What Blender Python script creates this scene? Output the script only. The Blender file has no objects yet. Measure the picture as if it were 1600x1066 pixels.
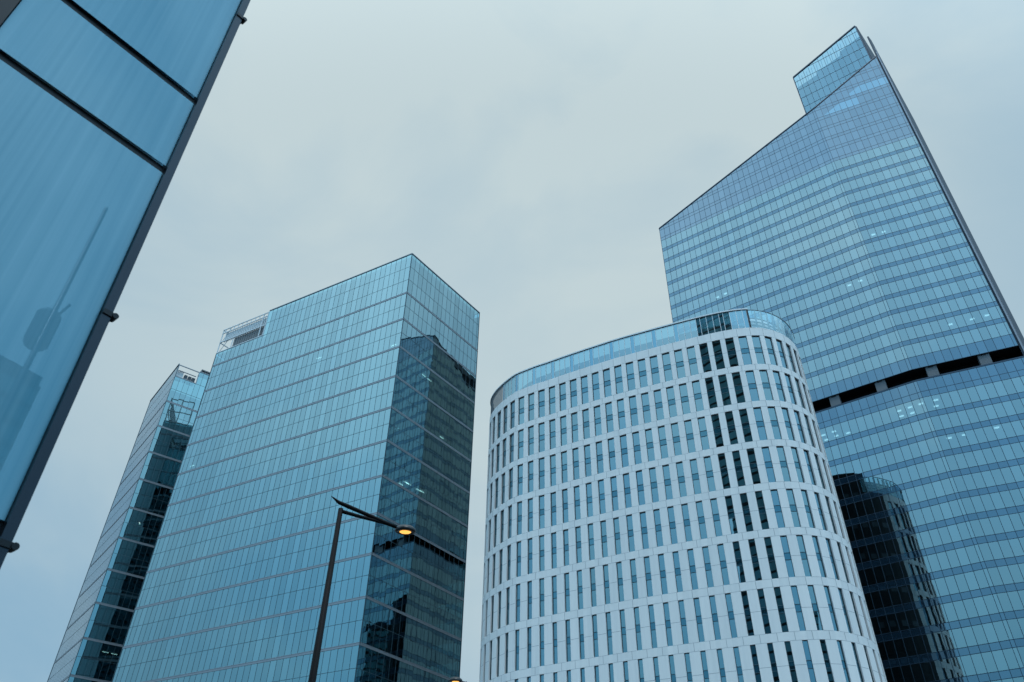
import bpy, math, random
from mathutils import Vector, Matrix
random.seed(7)
sc = bpy.context.scene
C = sc.collection
R_ = math.radians

# ------------------------------------------------------------------ camera
cam = bpy.data.cameras.new("camera")
cam.sensor_width = 36.0; cam.lens = 27.99
cam.clip_start = 0.1; cam.clip_end = 5000
co = bpy.data.objects.new("camera", cam); C.objects.link(co)
right = Vector((.99978221, -.01314851, .01620664)); down = Vector((.02086956, .6298958, -.77639921)); fwd = Vector((0, .77656834, .63003302))
m = Matrix((right, -down, -fwd)).transposed().to_4x4(); m.translation = (0, 0, 1.6)
co.matrix_world = m
cam.dof.use_dof = True; cam.dof.focus_distance = 130; cam.dof.aperture_fstop = 3.5
sc.camera = co

# ------------------------------------------------------------------ world, sun, exposure
SUN_EL, SUN_AZ = 70.0, 172.0     # degrees; azimuth clockwise from +Y
w = bpy.data.worlds.new("World"); sc.world = w; w.use_nodes = True
nt = w.node_tree; nt.nodes.clear()
def N(t, **k):
    n = nt.nodes.new(t)
    for a, b in k.items(): setattr(n, a, b)
    return n
def Lk(a, b): nt.links.new(a, b)
out = N('ShaderNodeOutputWorld'); bg = N('ShaderNodeBackground'); bg.inputs[1].default_value = 0.1
sky = N('ShaderNodeTexSky', sky_type='NISHITA', sun_disc=False)
sky.sun_elevation = R_(SUN_EL); sky.sun_rotation = R_(SUN_AZ)
tc = N('ShaderNodeTexCoord')
def dirdot(v, lo, hi):
    d = N('ShaderNodeVectorMath', operation='DOT_PRODUCT'); Lk(tc.outputs['Generated'], d.inputs[0]); d.inputs[1].default_value = Vector(v).normalized()
    r = N('ShaderNodeMapRange', interpolation_type='SMOOTHSTEP'); Lk(d.outputs['Value'], r.inputs[0])
    r.inputs[1].default_value = lo; r.inputs[2].default_value = hi
    return r.outputs[0]
mp = N('ShaderNodeMapping'); mp.inputs['Scale'].default_value = (1, 1, 1.6); Lk(tc.outputs['Generated'], mp.inputs[0])
no = N('ShaderNodeTexNoise'); no.inputs['Scale'].default_value = 2.9; no.inputs['Detail'].default_value = 5; no.inputs['Roughness'].default_value = .5
no.inputs['Distortion'].default_value = .5; Lk(mp.outputs[0], no.inputs[0])
nr = N('ShaderNodeMapRange', interpolation_type='SMOOTHSTEP'); Lk(no.outputs[0], nr.inputs[0])
nr.inputs[1].default_value = .33; nr.inputs[2].default_value = .67
glow = dirdot((.02, .62, .78), .70, 1.0)
ma = N('ShaderNodeMath', operation='MULTIPLY'); Lk(glow, ma.inputs[0]); ma.inputs[1].default_value = .76
mb = N('ShaderNodeMath', operation='MULTIPLY_ADD'); Lk(nr.outputs[0], mb.inputs[0]); mb.inputs[1].default_value = .36; Lk(ma.outputs[0], mb.inputs[2])
cc = N('ShaderNodeMix', data_type='RGBA'); Lk(mb.outputs[0], cc.inputs[0])
cc.inputs[6].default_value = (.265, .45, .60, 1); cc.inputs[7].default_value = (.548, .662, .690, 1)
back0 = dirdot((0, -.95, .3), -.32, .6)
sx = N('ShaderNodeSeparateXYZ'); Lk(tc.outputs['Generated'], sx.inputs[0])
el_ = N('ShaderNodeMapRange'); Lk(sx.outputs[2], el_.inputs[0])
for i_, v_ in ((1, .2), (2, .68), (3, .27), (4, 1.0)): el_.inputs[i_].default_value = v_
bk_ = N('ShaderNodeMath', operation='MULTIPLY'); Lk(back0, bk_.inputs[0]); Lk(el_.outputs[0], bk_.inputs[1]); back = bk_.outputs[0]
bm_ = N('ShaderNodeMath', operation='MULTIPLY_ADD'); Lk(back, bm_.inputs[0]); bm_.inputs[1].default_value = 18.5; bm_.inputs[2].default_value = 10.1
# low sky behind the viewpoint is heavier and bluer than the sky overhead
lw = N('ShaderNodeMapRange'); Lk(sx.outputs[2], lw.inputs[0]); lw.inputs[1].default_value = .22; lw.inputs[2].default_value = .66
lt = N('ShaderNodeMix', data_type='RGBA'); Lk(lw.outputs[0], lt.inputs[0]); lt.inputs[6].default_value = (.60, .92, 1.05, 1); lt.inputs[7].default_value = (1, 1, 1, 1)
wt = N('ShaderNodeMix', data_type='RGBA'); Lk(back0, wt.inputs[0]); wt.inputs[6].default_value = (1, 1, 1, 1); Lk(lt.outputs[2], wt.inputs[7])
cs0 = N('ShaderNodeVectorMath', operation='SCALE'); Lk(cc.outputs[2], cs0.inputs[0]); Lk(bm_.outputs[0], cs0.inputs['Scale'])
cs = N('ShaderNodeVectorMath', operation='MULTIPLY'); Lk(cs0.outputs[0], cs.inputs[0]); Lk(wt.outputs[2], cs.inputs[1])
mixs = N('ShaderNodeMix', data_type='RGBA'); mixs.inputs[0].default_value = .96
Lk(sky.outputs[0], mixs.inputs[6]); Lk(cs.outputs[0], mixs.inputs[7])
Lk(mixs.outputs[2], bg.inputs[0]); Lk(bg.outputs[0], out.inputs[0])

sl = bpy.data.lights.new("sun", 'SUN'); sl.energy = 1.2; sl.angle = R_(12); sl.color = (1, .96, .9)
so = bpy.data.objects.new("sun", sl); C.objects.link(so)
sd = Vector((math.sin(R_(SUN_AZ)) * math.cos(R_(SUN_EL)), math.cos(R_(SUN_AZ)) * math.cos(R_(SUN_EL)), math.sin(R_(SUN_EL))))
so.rotation_euler = (-sd).to_track_quat('-Z', 'Y').to_euler(); so.location = (0, -60, 260)

sc.view_settings.view_transform = 'Standard'; sc.view_settings.look = 'None'
sc.view_settings.exposure = 0; sc.view_settings.gamma = 1
sc.cycles.max_bounces = 14; sc.cycles.glossy_bounces = 8; sc.cycles.transparent_max_bounces = 16
sc.cycles.caustics_reflective = False; sc.cycles.caustics_refractive = False

# ------------------------------------------------------------------ materials
def mat(name):
    mt = bpy.data.materials.new(name); mt.use_nodes = True
    return mt, mt.node_tree
def plain(name, col, rough=.6, metal=0.0, var=.12, scale=.6, spec=.4):
    mt, t = mat(name); b = t.nodes['Principled BSDF']
    b.inputs['Roughness'].default_value = rough; b.inputs['Metallic'].default_value = metal
    b.inputs['Specular IOR Level'].default_value = spec
    tcn = t.nodes.new('ShaderNodeTexCoord'); nz = t.nodes.new('ShaderNodeTexNoise'); nz.inputs['Scale'].default_value = scale; nz.inputs['Detail'].default_value = 6
    t.links.new(tcn.outputs['Object'], nz.inputs[0])
    mx = t.nodes.new('ShaderNodeMix'); mx.data_type = 'RGBA'
    t.links.new(nz.outputs[0], mx.inputs[0])
    mx.inputs[6].default_value = [c * (1 - var) for c in col] + [1]; mx.inputs[7].default_value = [min(1, c * (1 + var)) for c in col] + [1]
    t.links.new(mx.outputs[2], b.inputs['Base Color'])
    return mt
def glass(name, refl, r0, trans, backing=None, var=.10, wave=.0, rough=.0):
    """coated facade glass: tinted mirror over either a see-through or an opaque (backing colour) pane"""
    mt, t = mat(name); t.nodes.remove(t.nodes['Principled BSDF']); o = t.nodes['Material Output']; nn = t.nodes.new
    fr = nn('ShaderNodeFresnel'); fr.inputs[0].default_value = 1.5
    geo = nn('ShaderNodeNewGeometry')
    rnd = nn('ShaderNodeMapRange'); t.links.new(geo.outputs['Random Per Island'], rnd.inputs[0]); rnd.inputs[3].default_value = r0 * (1 - var); rnd.inputs[4].default_value = r0 * (1 + var)
    one = nn('ShaderNodeMath'); one.operation = 'SUBTRACT'; one.inputs[0].default_value = 1; t.links.new(rnd.outputs[0], one.inputs[1])
    fac = nn('ShaderNodeMath'); fac.operation = 'MULTIPLY_ADD'; f3 = nn('ShaderNodeMath'); f3.operation = 'MULTIPLY'; f3.use_clamp = True; f3.inputs[1].default_value = 1.5; t.links.new(fr.outputs[0], f3.inputs[0]); t.links.new(f3.outputs[0], fac.inputs[0]); t.links.new(one.outputs[0], fac.inputs[1]); t.links.new(rnd.outputs[0], fac.inputs[2])
    fac.use_clamp = True
    gcol = nn('ShaderNodeMix'); gcol.data_type = 'RGBA'; f2 = nn('ShaderNodeMath'); f2.operation = 'MULTIPLY'; f2.use_clamp = True; f2.inputs[1].default_value = 2.0; t.links.new(fr.outputs[0], f2.inputs[0]); t.links.new(f2.outputs[0], gcol.inputs[0]); gcol.inputs[6].default_value = (*refl, 1); gcol.inputs[7].default_value = (.9, .95, 1, 1)
    gl = nn('ShaderNodeBsdfGlossy'); gl.inputs['Roughness'].default_value = rough; t.links.new(gcol.outputs[2], gl.inputs['Color'])
    if wave:
        tcn = nn('ShaderNodeTexCoord'); nz = nn('ShaderNodeTexNoise'); nz.inputs['Scale'].default_value = .55; nz.inputs['Detail'].default_value = 1
        t.links.new(tcn.outputs['Object'], nz.inputs[0])
        bp = nn('ShaderNodeBump'); bp.inputs['Strength'].default_value = 1; bp.inputs['Distance'].default_value = wave
        t.links.new(nz.outputs[0], bp.inputs['Height']); t.links.new(bp.outputs[0], gl.inputs['Normal'])
    if backing:
        bk = nn('ShaderNodeBsdfDiffuse'); bk.inputs[0].default_value = (*backing, 1)
    else:
        bk = nn('ShaderNodeBsdfTransparent'); bk.inputs[0].default_value = (*trans, 1)
    mx = nn('ShaderNodeMixShader'); t.links.new(fac.outputs[0], mx.inputs[0]); t.links.new(bk.outputs[0], mx.inputs[1]); t.links.new(gl.outputs[0], mx.inputs[2])
    t.links.new(mx.outputs[0], o.inputs[0])
    return mt
def emit(name, col, s):
    mt, t = mat(name); b = t.nodes['Principled BSDF']
    b.inputs['Base Color'].default_value = (.8, .8, .8, 1); b.inputs['Emission Color'].default_value = (*col, 1); b.inputs['Emission Strength'].default_value = s
    return mt
M = {}
M['b_glass'] = glass('green blue coated glass', (.38, .63, .69), .46, (.14, .32, .36), var=.10, wave=.003)
M['r_glass'] = glass('blue coated glass', (.43, .61, .65), .43, (.14, .30, .38), var=.07, wave=.003)
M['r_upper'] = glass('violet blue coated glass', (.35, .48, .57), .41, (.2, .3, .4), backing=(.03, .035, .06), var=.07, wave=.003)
M['r_pale'] = glass('pale glass with painted daylight', (.38, .60, .74), .45, (.5, .7, .8), backing=(.06, .09, .11), var=.05)  # opaque pane; daylight showing through is put into its paler tint
M['slab_glass'] = glass('clear blue glass', (.34, .56, .66), .36, (.42, .62, .70), var=.08)
M['r_spandrel'] = glass('dark blue spandrel glass', (.28, .47, .60), .31, (0, 0, 0), backing=(.010, .03, .055), var=.10, wave=.003)
M['w_glass'] = glass('window glass', (.30, .53, .61), .40, (.14, .30, .36), var=.10, wave=.004)
M['w_spandrel'] = glass('window spandrel glass', (.16, .46, .60), .26, (0, 0, 0), backing=(.01, .035, .05), var=.2)
M['crown'] = glass('crown glass', (.31, .51, .59), .44, (.25, .45, .5), var=.10, wave=.004)
M['crown_dark'] = glass('darker crown glass', (.26, .56, .72), .40, (0, 0, 0), backing=(.02, .05, .065), var=.10)
M['screen'] = glass('clear screen glass', (.5, .8, .9), .22, (.8, .93, .95), var=.15)
M['fg_glass'] = glass('large sheet glass', (.55, .78, .9), .10, (.78, .93, .97), var=.05, wave=.0)
M['dark_glass'] = glass('dark glass', (.18, .4, .5), .15, (0, 0, 0), backing=(.006, .010, .014), var=.3, wave=.01)
M['mullion'] = plain('dark grey aluminium', (.05, .10, .13), .45, .3, .1)
M['band'] = plain('grey aluminium band', (.25, .29, .33), .45, .35, .08)
M['blue_mullion'] = plain('blue grey aluminium', (.022, .055, .095), .45, .3, .1)
M['white'] = plain('pale stone panels', (.80, .83, .84), .75, 0, .07, .25)
M['joint'] = plain('panel joint', (.24, .29, .33), .8)
M['dark_unseen'] = plain('dark cladding and painted rear shade', (.018, .022, .026), .7, 0, .3)  # on the white block's rear this tone stands in for shade
M['louvre'] = plain('grey louvre metal', (.16, .175, .19), .6, .2, .1)
M['pale_metal'] = plain('pale metal frame', (.62, .68, .72), .45, .2, .05)
M['steel'] = plain('dark steel', (.012, .017, .022), .4, .4, .2, 3)
M['side'] = plain('blue grey side cladding', (.05, .075, .105), .7, 0, .15, .3)
M['fg_post'] = plain('blackened steel post', (.022, .034, .05), .28, .5, .15, 1.5, .5)
M['post'] = plain('blue grey steel post', (.055, .10, .16), .32, .6, .15, 1.5)
M['slab'] = plain('ceiling', (.32, .34, .34), .9)
M['core'] = plain('inner wall', (.12, .13, .14), .9, 0, .4, .15)
M['blind'] = plain('roller blind', (.55, .6, .6), .9)
M['concrete'] = plain('pier concrete', (.14, .165, .19), .8, 0, .15, .5)
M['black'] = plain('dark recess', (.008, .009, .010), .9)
M['trim'] = plain('silver edge trim', (.30, .34, .40), .5, .3, .05)
M['roof'] = plain('roof membrane', (.25, .26, .27), .9)
M['ground'] = plain('asphalt', (.06, .06, .062), .9, 0, .3, 2)
M['lamp_metal'] = plain('black painted metal', (.006, .007, .009), .6, 0, .2, 6, .15)
M['lamp_top'] = plain('grey lamp cover', (.045, .05, .055), .35, .3, .1, 6)
M['bulb'] = emit('sodium lamp light', (1, .46, .07), 1.5)
M['ceil_light'] = emit('office ceiling light', (1, .96, .86), 2.4)

def fg_wall():
    mt, t = mat('streaked frosted backing'); b = t.nodes['Principled BSDF']; b.inputs['Roughness'].default_value = .8
    tcn = t.nodes.new('ShaderNodeTexCoord'); mpn = t.nodes.new('ShaderNodeMapping'); mpn.inputs['Scale'].default_value = (14, 14, .10)
    nz = t.nodes.new('ShaderNodeTexNoise'); nz.inputs['Scale'].default_value = 1.4; nz.inputs['Detail'].default_value = 4
    t.links.new(tcn.outputs['Object'], mpn.inputs[0]); t.links.new(mpn.outputs[0], nz.inputs[0])
    r = t.nodes.new('ShaderNodeMapRange'); t.links.new(nz.outputs[0], r.inputs[0]); r.inputs[1].default_value = .3; r.inputs[2].default_value = .7
    mx = t.nodes.new('ShaderNodeMix'); mx.data_type = 'RGBA'; t.links.new(r.outputs[0], mx.inputs[0])
    mx.inputs[6].default_value = (.12, .39, .58, 1); mx.inputs[7].default_value = (.18, .50, .68, 1)
    t.links.new(mx.outputs[2], b.inputs['Base Color'])
    return mt
M['fg_back'] = fg_wall()
def streaked_glass():
    mt = glass('milky streaked glass', (.42, .62, .72), .04, (0, 0, 0), backing=(.2, .4, .5), var=.0)
    t = mt.node_tree; df = [n for n in t.nodes if n.type == 'BSDF_DIFFUSE'][0]; nn = t.nodes.new
    tcn = nn('ShaderNodeTexCoord'); cols = []
    for sc_, scale, det in (((15, 15, .12), 1.3, 5), ((.5, .5, .22), 1.6, 3)):
        mpn = nn('ShaderNodeMapping'); mpn.inputs['Scale'].default_value = sc_; t.links.new(tcn.outputs['Object'], mpn.inputs[0])
        nz = nn('ShaderNodeTexNoise'); nz.inputs['Scale'].default_value = scale; nz.inputs['Detail'].default_value = det; t.links.new(mpn.outputs[0], nz.inputs[0]); cols.append(nz.outputs[0])
    a = nn('ShaderNodeMath'); a.operation = 'MULTIPLY_ADD'; t.links.new(cols[0], a.inputs[0]); a.inputs[1].default_value = .45
    b = nn('ShaderNodeMath'); b.operation = 'MULTIPLY'; t.links.new(cols[1], b.inputs[0]); b.inputs[1].default_value = .9; t.links.new(b.outputs[0], a.inputs[2])
    r = nn('ShaderNodeMapRange'); t.links.new(a.outputs[0], r.inputs[0]); r.inputs[1].default_value = .42; r.inputs[2].default_value = .95
    mx = nn('ShaderNodeMix'); mx.data_type = 'RGBA'; t.links.new(r.outputs[0], mx.inputs[0])
    mx.inputs[6].default_value = (.075, .30, .44, 1); mx.inputs[7].default_value = (.24, .50, .64, 1)
    t.links.new(mx.outputs[2], df.inputs[0])
    return mt
M['fg_glass'] = streaked_glass()
def clad():
    mt, t = mat('weathered pale stone panels'); b = t.nodes['Principled BSDF']; b.inputs['Roughness'].default_value = .7; nn = t.nodes.new
    geo = nn('ShaderNodeNewGeometry'); tcn = nn('ShaderNodeTexCoord'); mpn = nn('ShaderNodeMapping'); mpn.inputs['Scale'].default_value = (2.2, 2.2, .10)
    nz = nn('ShaderNodeTexNoise'); nz.inputs['Scale'].default_value = 1; nz.inputs['Detail'].default_value = 6; t.links.new(tcn.outputs['Object'], mpn.inputs[0]); t.links.new(mpn.outputs[0], nz.inputs[0])
    a = nn('ShaderNodeMath'); a.operation = 'MULTIPLY_ADD'; t.links.new(geo.outputs['Random Per Island'], a.inputs[0]); a.inputs[1].default_value = .42; t.links.new(nz.outputs[0], a.inputs[2])
    r = nn('ShaderNodeMapRange'); t.links.new(a.outputs[0], r.inputs[0]); r.inputs[1].default_value = .3; r.inputs[2].default_value = 1.1
    mx = nn('ShaderNodeMix'); mx.data_type = 'RGBA'; t.links.new(r.outputs[0], mx.inputs[0])
    mx.inputs[6].default_value = (.75, .79, .81, 1); mx.inputs[7].default_value = (.88, .90, .905, 1); t.links.new(mx.outputs[2], b.inputs['Base Color'])
    return mt
M['white'] = clad()

# ------------------------------------------------------------------ helpers
class MB:
    def __init__(s): s.v = []; s.f = []; s.m = []
    def face(s, pts, mi=0):
        i = len(s.v); s.v += [tuple(p) for p in pts]; s.f.append(tuple(range(i, i + len(pts)))); s.m.append(mi)
    def hexa(s, p, mi=0):           # p: 8 points, bottom ring then top ring
        i = len(s.v); s.v += [tuple(q) for q in p]
        for a in ((0, 3, 2, 1), (4, 5, 6, 7), (0, 1, 5, 4), (1, 2, 6, 5), (2, 3, 7, 6), (3, 0, 4, 7)):
            s.f.append(tuple(i + k for k in a)); s.m.append(mi)
    def prism(s, poly, z0, z1, mi=0):
        n = len(poly); i = len(s.v)
        zt = z1 if isinstance(z1, (list, tuple)) else [z1] * n
        s.v += [(p[0], p[1], z0) for p in poly] + [(p[0], p[1], zt[k]) for k, p in enumerate(poly)]
        s.f += [tuple(i + k for k in range(n))[::-1], tuple(i + n + k for k in range(n))]; s.m += [mi, mi]
        for k in range(n):
            j = (k + 1) % n; s.f.append((i + k, i + j, i + n + j, i + n + k)); s.m.append(mi)
    def tube(s, path, radii, seg=12, mi=0, cap=True, flat=None):
        rings = []
        for k, p in enumerate(path):
            p = Vector(p)
            d = (Vector(path[min(k + 1, len(path) - 1)]) - Vector(path[max(k - 1, 0)])).normalized()
            a = d.cross(Vector((0, 0, 1)));  a = a.normalized() if a.length > .05 else d.cross(Vector((0, 1, 0))).normalized()
            b = a.cross(d); i = len(s.v); r = radii[k]
            fl = 1 if flat is None else flat[k]
            for q in range(seg):
                t = 2 * math.pi * q / seg; s.v.append(tuple(p + a * (r * math.cos(t)) + b * (r * fl * math.sin(t))))
            rings.append(i)
        for a, b in zip(rings, rings[1:]):
            for q in range(seg): s.f.append((a + q, a + (q + 1) % seg, b + (q + 1) % seg, b + q)); s.m.append(mi)
        if cap:
            s.f.append(tuple(rings[0] + q for q in range(seg))[::-1]); s.m.append(mi)
            s.f.append(tuple(rings[-1] + q for q in range(seg))); s.m.append(mi)
    def lathe(s, c, prof, seg=28, mi=0):   # prof: (r, z)
        rings = []
        for r, z in prof:
            i = len(s.v); rings.append(i)
            for q in range(seg):
                t = 2 * math.pi * q / seg; s.v.append((c[0] + r * math.cos(t), c[1] + r * math.sin(t), c[2] + z))
        for a, b in zip(rings, rings[1:]):
            for q in range(seg): s.f.append((a + q, a + (q + 1) % seg, b + (q + 1) % seg, b + q)); s.m.append(mi)
    def build(s, name, mats, parent=None, smooth=False, at=None):
        me = bpy.data.meshes.new(name)
        o0 = Vector(at) if at else Vector((0, 0, 0))
        me.from_pydata([tuple(Vector(v) - o0) for v in s.v], [], s.f)
        for x in (mats if isinstance(mats, list) else [mats]): me.materials.append(x)
        for p, mi in zip(me.polygons, s.m): p.material_index = mi; p.use_smooth = smooth
        me.update()
        o = bpy.data.objects.new(name, me); C.objects.link(o)
        if parent is not None:
            o.parent = parent; o.location = o0 - parent.location
        else: o.location = o0
        return o
def thing(name, label, cat, loc, group=None):
    o = bpy.data.objects.new(name, None); C.objects.link(o); o.location = loc; o.empty_display_size = .5
    o['label'] = label; o['category'] = cat
    if group: o['group'] = group
    return o
class Face:
    """vertical plane A->B (2-D points), n = outward normal"""
    def __init__(s, A, B, toward=None, away=None):
        s.A = Vector(A).to_2d() if not isinstance(A, Vector) else A; s.B = Vector(B).to_2d() if not isinstance(B, Vector) else B
        s.L = (s.B - s.A).length; s.d = (s.B - s.A) / s.L
        n = Vector((-s.d.y, s.d.x)); ref = Vector(away).to_2d() if away is not None else None
        if ref is not None and n.dot(s.A - ref) < 0: n = -n
        s.n = n
    def p(s, u, z, off=0):
        q = s.A + s.d * u + s.n * off; return (q.x, q.y, z)
    def box(s, mb, u0, u1, z0, z1, o0, o1, mi=0):
        mb.hexa([s.p(u0, z0, o0), s.p(u1, z0, o0), s.p(u1, z0, o1), s.p(u0, z0, o1), s.p(u0, z1, o0), s.p(u1, z1, o0), s.p(u1, z1, o1), s.p(u0, z1, o1)], mi)
def clip_top(poly, za, sl):
    """clip (u,z) polygon to z <= za + sl*u"""
    out_ = []
    for i, a in enumerate(poly):
        b = poly[(i + 1) % len(poly)]; fa = za + sl * a[0] - a[1]; fb = za + sl * b[0] - b[1]
        if fa >= 0: out_.append(a)
        if fa * fb < 0:
            t = fa / (fa - fb); out_.append((a[0] + t * (b[0] - a[0]), a[1] + t * (b[1] - a[1])))
    return out_
def panes(mb, fc, us, z0, z1, mi=0, top=None, tilt=.0010, off=0.0, skip=None, dia=None):
    for i, (u0, u1) in enumerate(zip(us, us[1:])):
        if skip and skip(i, u0, u1): continue
        poly = [(u0, z0), (u1, z0), (u1, z1), (u0, z1)]
        if top: poly = clip_top(poly, *top)
        if len(poly) < 3: continue
        a = random.gauss(0, tilt); b = random.gauss(0, tilt); uc = (u0 + u1) / 2; zc = (z0 + z1) / 2
        mm = mi(i, u0) if callable(mi) else mi
        polys = [(poly, mm)]
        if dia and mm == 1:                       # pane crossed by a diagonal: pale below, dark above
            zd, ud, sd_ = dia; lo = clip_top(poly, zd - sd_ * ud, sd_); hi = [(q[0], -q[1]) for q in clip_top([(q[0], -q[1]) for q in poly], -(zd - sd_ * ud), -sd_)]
            polys = [(q, k_) for q, k_ in ((lo, 1), (hi, 0)) if len(q) > 2]
        for poly, mm in polys:
            ar = sum(p[0] * q[1] - q[0] * p[1] for p, q in zip(poly, poly[1:] + poly[:1]))
            if (fc.n.dot(Vector((fc.d.y, -fc.d.x))) < 0) == (ar > 0): poly = poly[::-1]          # outward facing winding
            mb.face([fc.p(u, z, off + a * (u - uc) + b * (z - zc)) for u, z in poly], mm)
def grid_us(L, pitch, first=None):
    us = [0.0]
    if first: us.append(first)
    while us[-1] + pitch < L - .25: us.append(us[-1] + pitch)
    us.append(L); return us
def inset(poly, d):
    c = sum((Vector(p) for p in poly), Vector((0, 0))) / len(poly); n = len(poly); res = []
    for i in range(n):
        a, b, e = Vector(poly[i - 1]), Vector(poly[i]), Vector(poly[(i + 1) % n])
        def nin(p, q):
            k = Vector((-(q - p).y, (q - p).x)).normalized(); return k if k.dot(c - p) > 0 else -k
        n1, n2 = nin(a, b), nin(b, e); k = (n1 + n2); k = k / (1 + n1.dot(n2)); res.append(b + k * d)
    return res

# ------------------------------------------------------------------ ground
g = MB(); g.face([(-3000, -3000, 0), (3000, -3000, 0), (3000, 3000, 0), (-3000, 3000, 0)])
go = g.build('ground', M['ground']); go['kind'] = 'structure'

# ------------------------------------------------------------------ twin glass towers (double storey metal bands)
def twin_tower(root, c, r, l, H, first_band, pitch_r, pitch_l, open_l=None, open_r=None, lights=(), nblind=0):
    c, r, l = Vector(c), Vector(r), Vector(l); br = l + (r - c); cen = (c + br) / 2
    foot = [c, r, br, l]
    faces = [Face(c, l, away=cen), Face(c, r, away=cen), Face(r, br, away=cen), Face(l, br, away=cen)]
    grids = [grid_us(faces[0].L, pitch_l), grid_us(faces[1].L, pitch_r), grid_us(faces[2].L, pitch_l), grid_us(faces[3].L, pitch_r)]
    rows = []; top_rows = [(first_band, first_band + 3.75), (first_band + 3.75, first_band + 7.5), (first_band + 7.5, H)]
    bands = []; z = first_band
    while z > 16:
        bands.append(z); rows += [(z - 3.58, z), (z - 7.16, z - 3.58)]; z -= 7.16
    zlow = z
    for k, (z0, z1) in enumerate(top_rows + rows):
        mb = MB()
        for fi, (fc, us) in enumerate(zip(faces, grids)):
            op = open_l if fi == 0 else open_r if fi == 1 else None
            sk = None
            if op and z0 >= op[2] - .1: sk = lambda i, u0, u1, op=op: (u0 + u1) / 2 > op[0] and (u0 + u1) / 2 < op[1]
            if open_l and k in (1, 2) and fi == 3: sk = lambda i, u0, u1: True
            if open_l and k in (1, 2) and fi == 2: sk = lambda i, u0, u1, a=open_l[0]: (u0 + u1) / 2 > a
            panes(mb, fc, us, z0, z1, skip=sk, tilt=.0017)
        mb.build('window_band', M['b_glass'], root)
    for fi, (fc, us) in enumerate(zip(faces, grids)):
        op = open_l if fi == 0 else open_r if fi == 1 else None
        mb = MB()
        for u in us:
            zt = H
            if op and op[0] + .05 < u < op[1] + .3: zt = op[2]
            if open_l and fi == 3: zt = first_band + 3.75
            if open_l and fi == 2 and u > open_l[0]: zt = first_band + 3.75
            wd = .06 if 0 < u < fc.L else .14
            fc.box(mb, u - wd / 2, u + wd / 2, zlow, zt, -.06, .022)
        for z in [a for a, b in top_rows[1:]] + [b - 3.58 for b in bands]:
            u1 = op[0] if (op and z > op[2] + .1 and op[1] > fc.L - .5) else fc.L; u0 = op[1] if (op and z > op[2] + .1 and op[0] < .5) else 0
            if fi == 3 and open_l and z > first_band + 4: continue
            fc.box(mb, u0, u1, z - .035, z + .035, -.05, .018)
        mb.build('mullion_grid', M['mullion'], root)
    # double metal floor band every second storey
    for z in bands:
        mb = MB()
        for fc in faces:
            for (a, b, o) in ((-.24, .06, .06), (.06, .12, .02), (.12, .22, .05)):
                fc.box(mb, -o, fc.L + o, z + a, z + b, -.10, o)
        mb.build('floor_band', M['band'], root)
    mb = MB()
    for fi, fc in enumerate(faces):
        op = open_l if fi == 0 else open_r if fi == 1 else None
        u0, u1 = 0, fc.L
        if op and op[0] < .5: u0 = op[1]
        if op and op[1] > fc.L - .5: u1 = op[0]
        if open_l and fi == 3: continue
        if open_l and fi == 2: u1 = open_l[0]
        fc.box(mb, u0, u1, H, H + .22, -.12, .12)
    mb.build('parapet_cap', M['band'], root)
    # storeys inside
    zs = [b for b in bands] + [b - 3.58 for b in bands]
    zs = sorted(zs + [first_band + 3.4])
    fin = inset(foot, .35)
    for z in zs:
        mb = MB(); mb.prism(fin, z - .22, z + .12); mb.build('floor_slab', M['slab'], root)
    mb = MB(); mb.prism(inset(foot, 6.5), .2, first_band + 3.2); mb.build('core', M['core'], root)
    mb = MB(); mb.prism(inset(foot, .05), .0, zlow - .05); mb.build('plinth', M['band'], root)
    # plant room behind the top glazing
    f0 = faces[0]; a0 = .6; a1 = (open_l[0] - .4) if open_l else f0.L - .6
    q = [f0.A + f0.d * a0 - f0.n * .6, f0.A + f0.d * a1 - f0.n * .6]; q[0] -= faces[1].n * .0
    dv = faces[1].d * (faces[1].L - 1.6)
    if open_r:
        a0 += 0
    q += [q[1] + dv, q[0] + dv]
    if not open_r:
        mb = MB(); mb.prism(q, first_band + 3.55, H - .05); mb.build('plant_room', M['core'], root)
    for (x, y, z, ang) in lights:
        mb = MB(); a = R_(ang); dx, dy = math.cos(a), math.sin(a); px, py = -dy * .11, dx * .11
        mb.hexa([(x + sx * dx * .62 + sy * px, y + sx * dy * .62 + sy * py, zz) for zz in (z - .05, z) for sx, sy in ((-1, -1), (1, -1), (1, 1), (-1, 1))])
        mb.build('ceiling_light', M['ceil_light'], root)
    rr = random.Random(11)
    for k in range(nblind):
        fi = 0 if rr.random() < .75 else 1; fc, us = faces[fi], grids[fi]
        i = rr.randrange(len(us) - 2); z0, z1 = rows[rr.randrange(min(len(rows), 20))]; cnt = rr.choice((1, 1, 2, 3)); drop = rr.uniform(.3, 1)
        mb = MB(); fc.box(mb, us[i] + .06, us[min(i + cnt, len(us) - 1)] - .06, z1 - .25 - (z1 - z0 - .4) * drop, z1 - .25, -.16, -.14)
        mb.build('blind', M['blind'], root)
    return faces, grids

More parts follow.
